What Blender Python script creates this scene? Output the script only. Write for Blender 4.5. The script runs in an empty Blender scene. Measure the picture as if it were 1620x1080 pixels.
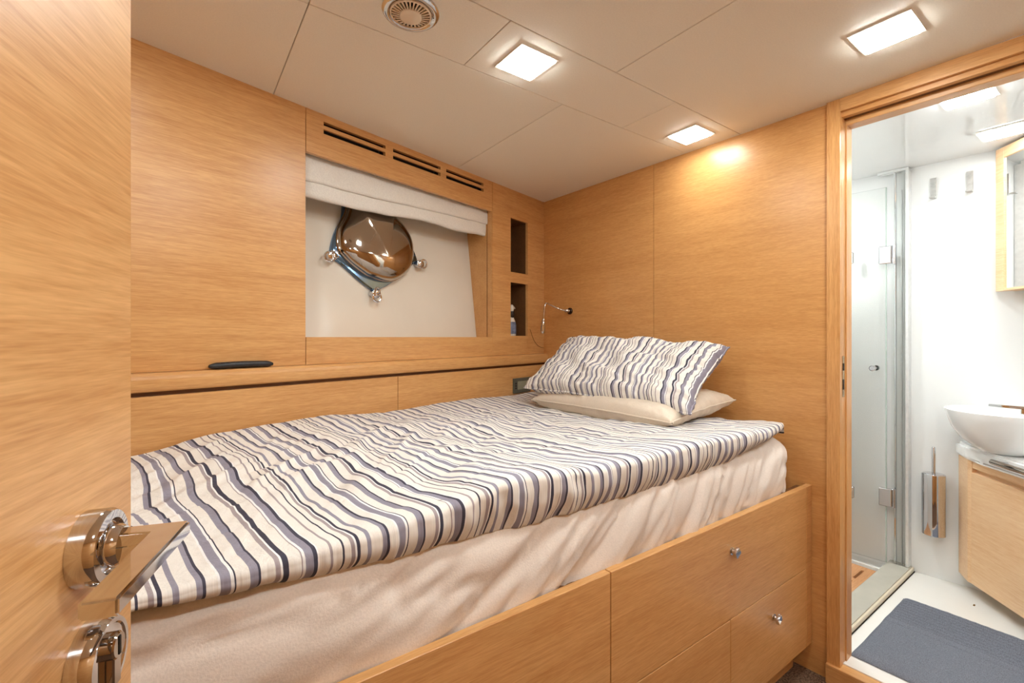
import bpy, bmesh, math, random
from mathutils import Vector, Matrix, noise
random.seed(7)
C = bpy.context.scene.collection
SC = bpy.context.scene
PI = math.pi

# ------------------------------------------------------------------ camera, world, exposure
TH = math.radians(54.14)
cam_d = bpy.data.cameras.new('camera')
cam = bpy.data.objects.new('camera', cam_d); C.objects.link(cam)
cam.location = (0, 0, 1.19)
cam.rotation_euler = (PI/2, 0, TH - PI/2)
cam_d.sensor_width = 36; cam_d.lens = 730/1620*36
cam_d.shift_y = -7/1620
cam_d.clip_start = 0.01
SC.camera = cam
w = bpy.data.worlds.new('world'); SC.world = w; w.use_nodes = True
w.node_tree.nodes['Background'].inputs[0].default_value = (1, .9, .8, 1)
w.node_tree.nodes['Background'].inputs[1].default_value = .15
SC.view_settings.view_transform = 'Standard'
SC.view_settings.look = 'None'
SC.view_settings.gamma = 1
SC.view_settings.exposure = 1.12
LAMP = 40.0          # strength of the cabin ceiling lights over the bed
LAMP2 = 72.0         # unseen lamps added to even out the cabin light
BLAMP = 40.0         # strength of the bathroom ceiling lights

# ------------------------------------------------------------------ frames
# hull-side wall frame: s along the wall, d outwards (away from the room), z up
AX, AY = -.1018, 1.6161
U = Vector((.9638, .2667, 0)); N = Vector((-.2667, .9638, 0))
def P(s, d, z): return Vector((AX, AY, 0)) + U*s + N*d + Vector((0, 0, z))
S_END = 1.9544
# head wall frame: t from the hull corner towards the doorway, d outwards (+x)
HX, HY = 1.7818, 2.1374
HU = Vector((.0347, -.9994, 0)); HN = Vector((.9994, .0347, 0))
def Q(t, d, z): return Vector((HX, HY, 0)) + HU*t + HN*d + Vector((0, 0, z))
def ywall(x): return AY + (x-AX)*.2667/.9638

# ------------------------------------------------------------------ helpers
def link(name, me, parent=None):
    o = bpy.data.objects.new(name, me); C.objects.link(o)
    if parent: o.parent = parent
    return o
def obj(name, bm, mat, parent=None, smooth=False, sharp=None):
    me = bpy.data.meshes.new(name)
    bmesh.ops.recalc_face_normals(bm, faces=bm.faces)
    bm.to_mesh(me); bm.free()
    me.materials.append(mat)
    if smooth:
        me.shade_smooth()
        if sharp: me.set_sharp_from_angle(angle=math.radians(sharp))
    o = link(name, me, parent)
    return o
def empty(name, loc=(0, 0, 0)):
    o = bpy.data.objects.new(name, None); C.objects.link(o)
    o.empty_display_size = .05
    return o
def tag(o, label=None, cat=None, group=None, kind=None):
    if label: o['label'] = label
    if cat: o['category'] = cat
    if group: o['group'] = group
    if kind: o['kind'] = kind
    return o
def struct(name, bm, mat, parent=None, **k):
    o = obj(name, bm, mat, parent, **k)
    if parent is None: o['kind'] = 'structure'
    return o
def hexa(bm, pts, bevel=0, seg=2):
    """pts: 8 corners, bottom 4 then top 4"""
    vs = [bm.verts.new(p) for p in pts]
    fs = [bm.faces.new([vs[i] for i in f]) for f in
          ((0, 3, 2, 1), (4, 5, 6, 7), (0, 1, 5, 4), (1, 2, 6, 5), (2, 3, 7, 6), (3, 0, 4, 7))]
    if bevel:
        es = list({e for f in fs for e in f.edges})
        bmesh.ops.bevel(bm, geom=es, offset=bevel, segments=seg, affect='EDGES', profile=.7)
    return bm
def box(bm, x0, x1, y0, y1, z0, z1, bevel=0, seg=2, fr=None):
    fr = fr or (lambda a, b, c: Vector((a, b, c)))
    return hexa(bm, [fr(x0, y0, z0), fr(x1, y0, z0), fr(x1, y1, z0), fr(x0, y1, z0),
                     fr(x0, y0, z1), fr(x1, y0, z1), fr(x1, y1, z1), fr(x0, y1, z1)], bevel, seg)
def nb(): return bmesh.new()
def B(*a, **k): return box(nb(), *a, **k)
def prism(bm, pts, z0, z1, bevel=0, seg=2):
    lo = [bm.verts.new((x, y, z0)) for x, y in pts]; hi = [bm.verts.new((x, y, z1)) for x, y in pts]
    fs = [bm.faces.new(lo[::-1]), bm.faces.new(hi)]
    n = len(pts)
    for i in range(n): fs.append(bm.faces.new((lo[i], lo[(i+1) % n], hi[(i+1) % n], hi[i])))
    if bevel:
        es = list({e for f in fs for e in f.edges})
        bmesh.ops.bevel(bm, geom=es, offset=bevel, segments=seg, affect='EDGES')
    return bm
def basis(ax):
    ax = Vector(ax).normalized()
    t = Vector((0, 0, 1)) if abs(ax.z) < .9 else Vector((1, 0, 0))
    a = ax.cross(t).normalized(); b = ax.cross(a).normalized()
    return ax, a, b
def lathe(bm, base, ax, prof, n=40, sx=1, sy=1, ref=None):
    """prof = [(radius, height along ax)]"""
    base = Vector(base); ax, a, b = basis(ax)
    if ref is not None:
        a = Vector(ref).normalized(); b = ax.cross(a).normalized()
    rings = []
    for r, h in prof:
        if r < 1e-6: rings.append([bm.verts.new(base + ax*h)])
        else: rings.append([bm.verts.new(base + ax*h + a*(r*sx*math.cos(2*PI*i/n)) + b*(r*sy*math.sin(2*PI*i/n))) for i in range(n)])
    for r0, r1 in zip(rings, rings[1:]):
        if len(r0) == 1 and len(r1) == 1: continue
        for i in range(n):
            j = (i+1) % n
            if len(r0) == 1: bm.faces.new((r0[0], r1[j], r1[i]))
            elif len(r1) == 1: bm.faces.new((r0[i], r0[j], r1[0]))
            else: bm.faces.new((r0[i], r0[j], r1[j], r1[i]))
    return bm
def tube(bm, pts, rad, n=12, caps=True):
    pts = [Vector(p) for p in pts]
    rad = rad if isinstance(rad, (list, tuple)) else [rad]*len(pts)
    rings = []; prev = None
    for i, p in enumerate(pts):
        d = (pts[min(i+1, len(pts)-1)] - pts[max(i-1, 0)]).normalized()
        if prev is None: _, a, b = basis(d)
        else:
            a = (prev - d*prev.dot(d)).normalized(); b = d.cross(a).normalized()
        prev = a
        rings.append([bm.verts.new(p + a*(rad[i]*math.cos(2*PI*k/n)) + b*(rad[i]*math.sin(2*PI*k/n))) for k in range(n)])
    for r0, r1 in zip(rings, rings[1:]):
        for k in range(n): bm.faces.new((r0[k], r0[(k+1) % n], r1[(k+1) % n], r1[k]))
    if caps: bm.faces.new(rings[0][::-1]); bm.faces.new(rings[-1])
    return bm
def catmull(pts, m=8):
    pts = [Vector(p) for p in pts]; out = []
    q = [pts[0]] + pts + [pts[-1]]
    for i in range(1, len(q)-2):
        for k in range(m):
            t = k/m
            out.append(.5*((2*q[i]) + (q[i+1]-q[i-1])*t + (2*q[i-1]-5*q[i]+4*q[i+1]-q[i+2])*t*t + (3*q[i]-q[i-1]-3*q[i+1]+q[i+2])*t**3))
    out.append(pts[-1]); return out
def interp(tab, x):
    if x <= tab[0][0]: return tab[0][1]
    for (a, va), (b, vb) in zip(tab, tab[1:]):
        if x <= b:
            t = (x-a)/(b-a); t = t*t*(3-2*t); return va + (vb-va)*t
    return tab[-1][1]
def grid_surface(name, nu, nv, fn, mat, parent=None, uvfn=None, close_u=False):
    """fn(i,j)->Vector over a (nu+1)x(nv+1) grid, with a UV layer in metres"""
    verts = [fn(i, j) for i in range(nu+1) for j in range(nv+1)]
    faces = [(i*(nv+1)+j, (i+1)*(nv+1)+j, (i+1)*(nv+1)+j+1, i*(nv+1)+j+1) for i in range(nu) for j in range(nv)]
    me = bpy.data.meshes.new(name); me.from_pydata([tuple(v) for v in verts], [], faces)
    if uvfn:
        uv = me.uv_layers.new(name='cloth')
        for p in me.polygons:
            for li, vi in zip(p.loop_indices, p.vertices):
                uv.data[li].uv = uvfn(vi//(nv+1), vi % (nv+1))
    me.materials.append(mat); me.shade_smooth(); me.update()
    return link(name, me, parent)
def fbm(x, y, z=0, o=3):
    return noise.fractal(Vector((x, y, z)), 1.0, 2.0, o)

# ------------------------------------------------------------------ materials
def srgb(r, g, b):
    f = lambda c: (c/255/12.92) if c/255 <= .04045 else ((c/255+.055)/1.055)**2.4
    return (f(r), f(g), f(b), 1)
def mat(name, col=(.8, .8, .8, 1), rough=.5, metal=0, spec=.5, coat=0, **k):
    m = bpy.data.materials.new(name); m.use_nodes = True
    p = m.node_tree.nodes['Principled BSDF']
    p.inputs['Base Color'].default_value = col
    p.inputs['Roughness'].default_value = rough
    p.inputs['Metallic'].default_value = metal
    p.inputs['Specular IOR Level'].default_value = spec
    p.inputs['Coat Weight'].default_value = coat
    for a, v in k.items(): p.inputs[a.replace('_', ' ')].default_value = v
    return m
def nodes(m):
    nt = m.node_tree
    return nt, nt.nodes['Principled BSDF'], nt.links
def noisy(m, scale=40, amt=.08, bump=.1, stretch=(1, 1, 1), detail=3, coord='Object', dist=.002):
    """procedural variation of colour and relief"""
    nt, p, L = nodes(m)
    tc = nt.nodes.new('ShaderNodeTexCoord'); mp = nt.nodes.new('ShaderNodeMapping')
    mp.inputs['Scale'].default_value = stretch
    L.new(tc.outputs[coord], mp.inputs[0])
    n = nt.nodes.new('ShaderNodeTexNoise'); n.inputs['Scale'].default_value = scale; n.inputs['Detail'].default_value = detail
    L.new(mp.outputs[0], n.inputs['Vector'])
    c = p.inputs['Base Color'].default_value[:]
    r = nt.nodes.new('ShaderNodeValToRGB'); r.color_ramp.elements[0].position = .3; r.color_ramp.elements[1].position = .7
    r.color_ramp.elements[0].color = tuple(max(0, v*(1-amt)) for v in c[:3]) + (1,)
    r.color_ramp.elements[1].color = tuple(min(1, v*(1+amt)) for v in c[:3]) + (1,)
    L.new(n.outputs['Fac'], r.inputs[0]); L.new(r.outputs[0], p.inputs['Base Color'])
    if bump:
        b = nt.nodes.new('ShaderNodeBump'); b.inputs['Strength'].default_value = bump; b.inputs['Distance'].default_value = dist
        L.new(n.outputs['Fac'], b.inputs['Height']); L.new(b.outputs[0], p.inputs['Normal'])
    return m
def wood(name, rot=0, vertical=False, light=(222, 172, 112), dark=(196, 140, 82), rough=.32, tilt=0, contrast=1.0, bump=.12):
    """oak veneer: fine streaks along the grain; rot = direction of the grain about z"""
    m = mat(name, rough=rough, spec=.5)
    nt, p, L = nodes(m)
    tc = nt.nodes.new('ShaderNodeTexCoord')
    rt = nt.nodes.new('ShaderNodeVectorRotate'); rt.rotation_type = 'Z_AXIS'; rt.inputs['Angle'].default_value = -rot
    L.new(tc.outputs['Object'], rt.inputs['Vector'])
    def streak(sa, sb, detail, dist=0.0):
        mp = nt.nodes.new('ShaderNodeMapping')
        mp.inputs['Scale'].default_value = (sb, sb, sa) if vertical else (sa, sb, sb)
        mp.inputs['Rotation'].default_value = (0, tilt, 0)
        n = nt.nodes.new('ShaderNodeTexNoise'); n.inputs['Scale'].default_value = 1; n.inputs['Detail'].default_value = detail
        n.inputs['Roughness'].default_value = .6; n.inputs['Distortion'].default_value = dist
        L.new(rt.outputs[0], mp.inputs[0]); L.new(mp.outputs[0], n.inputs['Vector']); return n
    a = streak(1.3, 14, 3, .6); b = streak(6, 150, 3); c = streak(28, 480, 2)
    def mix(x, y, f):
        k = nt.nodes.new('ShaderNodeMix'); k.data_type = 'FLOAT'; k.inputs[0].default_value = f
        L.new(x, k.inputs[2]); L.new(y, k.inputs[3]); return k.outputs[0]
    v = mix(mix(a.outputs['Fac'], b.outputs['Fac'], .5), c.outputs['Fac'], .38)
    r = nt.nodes.new('ShaderNodeValToRGB')
    h = .12/contrast
    r.color_ramp.elements[0].position = .5-h; r.color_ramp.elements[1].position = .5+h
    r.color_ramp.elements[0].color = srgb(*dark); r.color_ramp.elements[1].color = srgb(*light)
    L.new(v, r.inputs[0]); L.new(r.outputs[0], p.inputs['Base Color'])
    bp = nt.nodes.new('ShaderNodeBump'); bp.inputs['Strength'].default_value = bump; bp.inputs['Distance'].default_value = .001
    L.new(mix(b.outputs['Fac'], c.outputs['Fac'], .6), bp.inputs['Height']); L.new(bp.outputs[0], p.inputs['Normal'])
    return m
ANG = math.atan2(.2667, .9638)
W_HULL = wood('oak_hull_wall', ANG)
W_X = wood('oak_drawers', 0)
W_Y = wood('oak_head_wall', PI/2 - .035, light=(220, 166, 104), dark=(197, 140, 80))
W_Z = wood('oak_upright', 0, True, light=(226, 172, 110), dark=(196, 138, 78))
W_TRIMY = wood('oak_trim_across', PI/2, light=(228, 178, 118), dark=(202, 148, 90))
DA = math.radians(72.34)
W_DOOR = wood('oak_door_leaf', DA, light=(226, 178, 120), dark=(196, 142, 86), contrast=1.0)
W_DIAG = wood('oak_vanity', math.atan2(.683, .73), light=(252, 216, 172), dark=(236, 188, 138))
W_DARK = wood('oak_shadow_gap', ANG, light=(120, 78, 40), dark=(90, 56, 28), rough=.6)
W_TEAK = wood('teak_grating', 0, light=(226, 170, 120), dark=(200, 140, 92), rough=.5)
M_GAP = mat('dark_gap', (.012, .008, .005, 1), .9)
M_SEAM = noisy(mat('ceiling_seam_shadow', srgb(150, 124, 102), .9), 30, .1, 0)
M_CEIL = noisy(mat('cream_ceiling_panel', srgb(238, 229, 213), .6, spec=.3), 260, .03, .08)
M_CHROME = noisy(mat('polished_chrome', (.66, .66, .68, 1), .05, 1), 8, .02, 0)
M_STEEL = noisy(mat('polished_stainless_steel', (.46, .40, .34, 1), .07, 1), 6, .04, .02)
M_HULL = noisy(mat('gloss_hull_laminate', srgb(226, 218, 204), .12, spec=.5), 4, .03, .05, dist=.004)
M_BATHW = noisy(mat('white_gloss_laminate', srgb(237, 238, 236), .2), 3, .01, 0)
M_BATHC = noisy(mat('white_gloss_ceiling', srgb(240, 240, 238), .05), 3, .01, 0)
M_BATHF = noisy(mat('white_gloss_floor', srgb(244, 242, 236), .2), 6, .015, .02)
M_CERAM = noisy(mat('white_ceramic', srgb(248, 248, 246), .06, coat=.4), 4, .01, 0)
M_STONE = noisy(mat('grey_gloss_curb', srgb(196, 192, 178), .05, coat=.5), 9, .06, 0)
M_BLACK = noisy(mat('black_rubber', (.012, .011, .012, 1), .42), 160, .3, .2)
M_GREYPL = noisy(mat('grey_plastic', srgb(92, 92, 80), .35), 80, .08, .04)
M_SCREEN = noisy(mat('grey_display', srgb(150, 152, 132), .2), 30, .05, 0)
M_WHITEPL = noisy(mat('white_plastic', srgb(236, 228, 214), .4), 30, .02, 0)
M_CREAMPL = noisy(mat('cream_plastic', srgb(226, 204, 176), .45), 30, .03, 0)
M_BLIND = noisy(mat('white_blind_cloth', srgb(232, 228, 220), .9, spec=.2), 220, .06, .35, dist=.002)
M_SHEET = noisy(mat('beige_cotton', srgb(236, 226, 216), .85, spec=.2), 300, .05, .25)
M_PILLOW = noisy(mat('beige_pillow_cotton', srgb(222, 208, 190), .85, spec=.2), 300, .05, .25)
M_BLUE = noisy(mat('blue_steel_rim', srgb(110, 140, 175), .12, 1), 10, .1, 0)
M_BRONZE = noisy(mat('bronze_fitting', srgb(150, 120, 70), .25, 1), 10, .1, 0)
M_MIRROR = noisy(mat('mirror_silver', (.93, .94, .94, 1), .01, 1), 3, .005, 0)
M_LABEL = noisy(mat('blue_grey_label', srgb(120, 132, 160), .4), 60, .35, 0)
def emitter(name, col, s):
    m = mat(name, (1, 1, 1, 1), .4); _, p, _ = nodes(m)
    p.inputs['Emission Color'].default_value = col; p.inputs['Emission Strength'].default_value = s
    return m
M_LAMP = emitter('cabin_lamp_diffuser', (.93, 1, 1.0, 1), LAMP)
M_LAMP3 = emitter('head_lamp_diffuser', (.93, 1, 1.0, 1), LAMP*.5)
M_LAMP2 = emitter('rear_fill_diffuser', (.93, 1, 1.0, 1), LAMP2)
M_BLAMP3 = emitter('shower_fill_diffuser', (.93, .985, 1, 1), BLAMP*2.0)
M_BLAMP2 = emitter('basin_lamp_diffuser', (.93, .985, 1, 1), BLAMP*.36)
M_BLAMP = emitter('bath_lamp_diffuser', (.93, .985, 1, 1), BLAMP)
M_GLASS = bpy.data.materials.new('clear_glass'); M_GLASS.use_nodes = True
_nt = M_GLASS.node_tree; _nt.nodes.remove(_nt.nodes['Principled BSDF'])
_t = _nt.nodes.new('ShaderNodeBsdfTransparent'); _t.inputs[0].default_value = (.98, .985, .98, 1)
_g = _nt.nodes.new('ShaderNodeBsdfGlossy'); _g.inputs['Roughness'].default_value = .01
_f = _nt.nodes.new('ShaderNodeFresnel'); _f.inputs[0].default_value = 1.2
_m = _nt.nodes.new('ShaderNodeMixShader'); _nt.links.new(_f.outputs[0], _m.inputs[0]); _nt.links.new(_t.outputs[0], _m.inputs[1]); _nt.links.new(_g.outputs[0], _m.inputs[2])
_nt.links.new(_m.outputs[0], _nt.nodes['Material Output'].inputs[0])
M_GEDGE = noisy(mat('greenish_glass_edge', srgb(178, 192, 182), .1), 20, .1, 0)
# carpet
M_CARPET = noisy(mat('dark_brown_carpet', srgb(112, 88, 70), .95, spec=.1), 170, .75, .9, dist=.006)
# bath mat: ribs drawn as relief in the mesh
M_MAT = noisy(mat('slate_grey_towelling', srgb(128, 132, 143), .95, spec=.1), 420, .3, .8, dist=.006)

# striped bedding, stripes laid along the cloth's own length (UV x in metres)
def striped(name, period, gain=1.0):
    m = mat(name, rough=.85, spec=.2); nt, p, L = nodes(m)
    Cc = srgb(246, 241, 233); Wh = srgb(252, 251, 250); M = srgb(156, 152, 166); D = srgb(74, 72, 86); Pm = srgb(176, 164, 166)
    seq = [(15, Cc), (6, M), (3.5, D), (11, Cc), (2.5, Wh), (10, M), (3, Wh), (1.4, D), (14, Cc), (9, M), (3, D), (15, Cc), (6, Pm), (2, Wh), (7, D),
           (15, Cc), (1.4, Pm), (3, Wh), (10, M), (4.5, D), (2, Wh), (13, Cc), (3.5, Pm), (11, Cc), (3, D), (8, Cc), (5, Pm), (2.5, Wh), (4, D), (9, Cc), (6, M)]
    tot = sum(a for a, _ in seq)
    uv = nt.nodes.new('ShaderNodeUVMap'); uv.uv_map = 'cloth'
    sx = nt.nodes.new('ShaderNodeSeparateXYZ'); L.new(uv.outputs[0], sx.inputs[0])
    mu = nt.nodes.new('ShaderNodeMath'); mu.operation = 'MULTIPLY'; mu.inputs[1].default_value = 1/period; L.new(sx.outputs[0], mu.inputs[0])
    fr = nt.nodes.new('ShaderNodeMath'); fr.operation = 'FRACT'; L.new(mu.outputs[0], fr.inputs[0])
    r = nt.nodes.new('ShaderNodeValToRGB'); cr = r.color_ramp; cr.interpolation = 'CONSTANT'
    pos = 0
    for i, (wd, c) in enumerate(seq):
        if i < 2: e = cr.elements[i]; e.position = pos/tot
        else: e = cr.elements.new(pos/tot)
        e.color = c; pos += wd
    L.new(fr.outputs[0], r.inputs[0])
    tc = nt.nodes.new('ShaderNodeTexNoise'); tc.inputs['Scale'].default_value = 500; tc.inputs['Detail'].default_value = 2
    L.new(uv.outputs[0], tc.inputs['Vector'])
    mx = nt.nodes.new('ShaderNodeMix'); mx.data_type = 'RGBA'; mx.blend_type = 'MULTIPLY'; mx.inputs[0].default_value = .25
    L.new(r.outputs[0], mx.inputs[6]); L.new(tc.outputs['Fac'], mx.inputs[7]); L.new(mx.outputs[2], p.inputs['Base Color'])
    n2 = nt.nodes.new('ShaderNodeTexNoise'); n2.inputs['Scale'].default_value = 26; n2.inputs['Detail'].default_value = 4; n2.inputs['Distortion'].default_value = .6
    L.new(uv.outputs[0], n2.inputs['Vector'])
    b = nt.nodes.new('ShaderNodeBump'); b.inputs['Strength'].default_value = .7; b.inputs['Distance'].default_value = .008
    L.new(n2.outputs['Fac'], b.inputs['Height']); L.new(b.outputs[0], p.inputs['Normal'])
    return m
M_DUVET = striped('striped_duvet_cotton', .245)
M_PSTRIPE = striped('striped_pillow_cotton', .215)

# ================================================================== SETTING
CZ = 2.0
# floor
struct('floor', B(-.6, 1.86, -1.0, 2.2, -.05, 0), M_CARPET)
# ceiling panels with open seams over a dark backing
def ceil_panels():
    g = .0010
    bm = nb()
    X0, X1, Y0, Y1 = -.6, 1.835, -1.0, 2.135
    R = []
    R += [(X0, 1.087, Y0, .96), (1.087, X1, Y0, .96)]
    R += [(X0, .257, .96, 1.2), (.257, .69, .96, 1.2), (.69, 1.3935, .96, 1.2), (1.3935, X1, .96, 1.2)]
    R += [(X0, .257, 1.2, Y1), (.257, 1.083, 1.2, Y1), (1.083, X1, 1.2, Y1)]
    for a, b, c, d in R: box(bm, a+g, b-g, c+g, d-g, CZ, CZ+.012, .0012, 1)
    return bm
ceiling = struct('ceiling', ceil_panels(), M_CEIL)
struct('ceiling_backing', B(-.62, 1.85, -1.02, 2.3, CZ+.0125, CZ+.03), M_SEAM)

def holed(bm, a0, a1, z0, z1, holes, d0, d1, fr):
    """solid board a0..a1 x z0..z1 with rectangular openings"""
    A = sorted({a0, a1, *[h[0] for h in holes], *[h[1] for h in holes]})
    Z = sorted({z0, z1, *[h[2] for h in holes], *[h[3] for h in holes]})
    A = [v for v in A if a0 <= v <= a1]; Z = [v for v in Z if z0 <= v <= z1]
    def solid(i, j):
        if not (0 <= i < len(A)-1 and 0 <= j < len(Z)-1): return False
        ca, cz = (A[i]+A[i+1])/2, (Z[j]+Z[j+1])/2
        return not any(h[0] < ca < h[1] and h[2] < cz < h[3] for h in holes)
    vc = {}
    def V(a, d, z):
        k = (round(a, 5), d, round(z, 5))
        if k not in vc: vc[k] = bm.verts.new(fr(a, d, z))
        return vc[k]
    for i in range(len(A)-1):
        for j in range(len(Z)-1):
            if not solid(i, j): continue
            a, b, c, e = A[i], A[i+1], Z[j], Z[j+1]
            bm.faces.new((V(a, d0, c), V(b, d0, c), V(b, d0, e), V(a, d0, e)))
            bm.faces.new((V(a, d1, c), V(a, d1, e), V(b, d1, e), V(b, d1, c)))
            if not solid(i-1, j): bm.faces.new((V(a, d0, c), V(a, d0, e), V(a, d1, e), V(a, d1, c)))
            if not solid(i+1, j): bm.faces.new((V(b, d0, c), V(b, d1, c), V(b, d1, e), V(b, d0, e)))
            if not solid(i, j-1): bm.faces.new((V(a, d0, c), V(a, d1, c), V(b, d1, c), V(b, d0, c)))
            if not solid(i, j+1): bm.faces.new((V(a, d0, e), V(b, d0, e), V(b, d1, e), V(a, d1, e)))
    return bm

# --- hull-side wall: three veneered panels with open seams
WIN = (.4837, 1.4783, 1.19, 1.845)
VENTS = [(.55, .8186), (.856, 1.1206), (1.1563, 1.4147)]
NICHES = [(1.636, 1.7922, 1.548, 1.844), (1.636, 1.7922, 1.197, 1.491)]
T = .016
bm = nb()
box(bm, -.9, .4822, 0, T, 1.0925, CZ, fr=P)
holed(bm, .4848, 1.4825, 1.0925, CZ, [WIN] + [(a, b, 1.930, 1.974) for a, b in VENTS], 0, T, P)
holed(bm, 1.4851, S_END, 1.0925, CZ, NICHES, 0, T, P)
wall_hull = struct('wall_left', bm, W_HULL)
o = obj('seam_backing', holed(nb(), -.9, S_END+.05, .0, CZ, [(WIN[0]-.004, WIN[1]+.004, WIN[2]-.004, WIN[3]+.004)] + [(a, b, 1.930, 1.974) for a, b in VENTS] + [(h[0]-.003, h[1]+.003, h[2]-.003, h[3]+.003) for h in NICHES], T+.0005, T+.003, P), W_DARK, wall_hull)
# window recess behind the opening: side cheeks, sill, head and tilted hull skin
def hd(z): return .107 + .12228*(z-1.193)
D0 = T+.003
bm = nb()
s1 = WIN[1]+.004
hexa(bm, [P(s1, D0, 1.17), P(s1+.012, D0, 1.17), P(s1+.012, .25, 1.17), P(s1, .25, 1.17),
          P(s1, D0, 1.95), P(s1+.012, D0, 1.95), P(s1+.012, .25, 1.95), P(s1, .25, 1.95)])
s0 = WIN[0]-.004
hexa(bm, [P(s0-.012, D0, 1.17), P(s0, D0, 1.17), P(s0, .25, 1.17), P(s0-.012, .25, 1.17),
          P(s0-.012, D0, 1.95), P(s0, D0, 1.95), P(s0, .25, 1.95), P(s0-.012, .25, 1.95)])
box(bm, s0, s1, D0, .25, 1.174, 1.186, fr=P)
box(bm, s0, s1, D0, .25, 1.925, 1.935, fr=P)
obj('window_reveal', bm, W_HULL, wall_hull)
obj('reveal_joint', B(s1-.0012, s1, .034, .037, 1.186, 1.925, fr=P), W_DARK, wall_hull)
bm = nb()
nu, nv = 40, 24
# hull skin with a soft fold near its right-hand end
g = {}
for i in range(nu+1):
    for j in range(nv+1):
        s = s0 + (s1-s0)*i/nu; z = 1.186 + (1.925-1.186)*j/nv
        dd = hd(z) + .006*max(0, (s-1.33)/.15)**1.0
        g[i, j] = bm.verts.new(P(s, dd, z))
for i in range(nu):
    for j in range(nv): bm.faces.new((g[i, j], g[i+1, j], g[i+1, j+1], g[i, j+1]))
obj('hull_skin', bm, M_HULL, wall_hull, smooth=True)
# niche liners
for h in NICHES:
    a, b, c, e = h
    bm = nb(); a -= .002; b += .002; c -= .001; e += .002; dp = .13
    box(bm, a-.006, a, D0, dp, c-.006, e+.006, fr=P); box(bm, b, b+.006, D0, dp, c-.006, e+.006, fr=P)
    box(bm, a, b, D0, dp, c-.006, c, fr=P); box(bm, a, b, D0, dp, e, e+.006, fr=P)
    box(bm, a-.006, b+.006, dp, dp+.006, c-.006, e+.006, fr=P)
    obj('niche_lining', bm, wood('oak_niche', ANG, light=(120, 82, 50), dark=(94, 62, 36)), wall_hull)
# ledge with rounded nose, groove, lower panels
bm = nb()
prof = [(T, 1.040), (-.030, 1.040), (-.034, 1.044), (-.036, 1.052), (-.036, 1.074), (-.034, 1.083), (-.029, 1.089), (-.022, 1.0915), (T, 1.0915)]
r0 = [bm.verts.new(P(-.9, d, z)) for d, z in prof]; r1 = [bm.verts.new(P(S_END - .012*0, d, z)) for d, z in prof]
n = len(prof)
for i in range(n): bm.faces.new((r0[i], r0[(i+1) % n], r1[(i+1) % n], r1[i]))
bm.faces.new(r0[::-1]); bm.faces.new(r1)
struct('trim_1', bm, W_HULL)
bm = nb()
box(bm, -.9, .8570, -.030, 0, .45, 1.0275, .0012, 1, fr=P)
box(bm, .8590, S_END, -.030, 0, .45, 1.0275, .0012, 1, fr=P)
lower = struct('trim_2', bm, W_HULL)
obj('shadow_gap', B(-.9, S_END, -.012, .004, .6, 1.0395, fr=P), W_DARK, lower)

# --- head wall with the bathroom doorway
TD0 = 1.4807            # outer edge of casing, t on the head wall
TEND = 3.1
DOOR = (1.5250, 2.20)   # clear opening in t
bm = nb()
SEAM = .7710
holed(bm, 0, SEAM-.0012, 0, CZ, [], 0, .02, Q)
holed(bm, SEAM+.0012, TEND, 0, CZ, [(DOOR[0]-.012, DOOR[1]+.012, 0, 1.940)], 0, .02, Q)
wall_head = struct('wall_right', bm, W_Y)
obj('wall_core', holed(nb(), .0, TEND, 0, CZ, [(DOOR[0]-.012, DOOR[1]+.012, 0, 1.940)], .0205, .05, Q), W_DARK, wall_head)
# casing: outer architrave proud of the wall, then rebated jamb
door = empty('door_1'); tag(door, kind='structure')
bm = nb()
box(bm, TD0, TD0+.040, -.014, .0, .0, CZ, .002, 2, fr=Q)
box(bm, DOOR[1]+.004, DOOR[1]+.044, -.014, .0, .0, CZ, .002, 2, fr=Q)
obj('casing_upright', bm, W_Z, door)
bm = nb(); box(bm, TD0+.040, DOOR[1]+.004, -.014, 0, 1.9565, CZ, .002, 2, fr=Q)
obj('casing_head', bm, W_TRIMY, door)
bm = nb()
box(bm, TD0+.026, TD0+.040, .0, .036, .05, 1.970, .001, 1, fr=Q)
box(bm, DOOR[0]-.012, DOOR[0], .036, .088, .05, 1.935, .0015, 1, fr=Q)
box(bm, DOOR[1], DOOR[1]+.014, .0, .088, .05, 1.935, .0015, 1, fr=Q)
obj('jamb', bm, W_Z, door)
bm = nb()
box(bm, TD0+.026, DOOR[1], .0, .036, 1.9565, 1.972, .001, 1, fr=Q)
box(bm, DOOR[0]-.012, DOOR[1]+.014, .036, .088, 1.921, 1.945, .0015, 1, fr=Q)
obj('jamb_head', bm, W_TRIMY, door)
bm = nb()
box(bm, TD0, DOOR[1]+.044, -.026, .080, .0, .066, .003, 2, fr=Q)
obj('threshold', bm, W_TRIMY, door)
# strike plate on the rebate
bm = nb()
box(bm, TD0+.0400, TD0+.0412, .006, .026, .985, 1.125, .0005, 1, fr=Q)
sp = obj('strike_plate', bm, M_BRONZE, door)
bm = nb()
for a, b in ((1.075, 1.100), (1.010, 1.045)): box(bm, TD0+.0412, TD0+.0418, .010, .022, a, b, fr=Q)
obj('latch_slot', bm, M_GAP, sp)

# --- foot-end, back and far walls that close the cabin
struct('wall_foot', B(-.62, -.6, -1.0, 1.6, 0, CZ), W_Y)
struct('wall_back', B(-.62, 1.9, -1.02, -1.0, 0, CZ), W_X)

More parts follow.
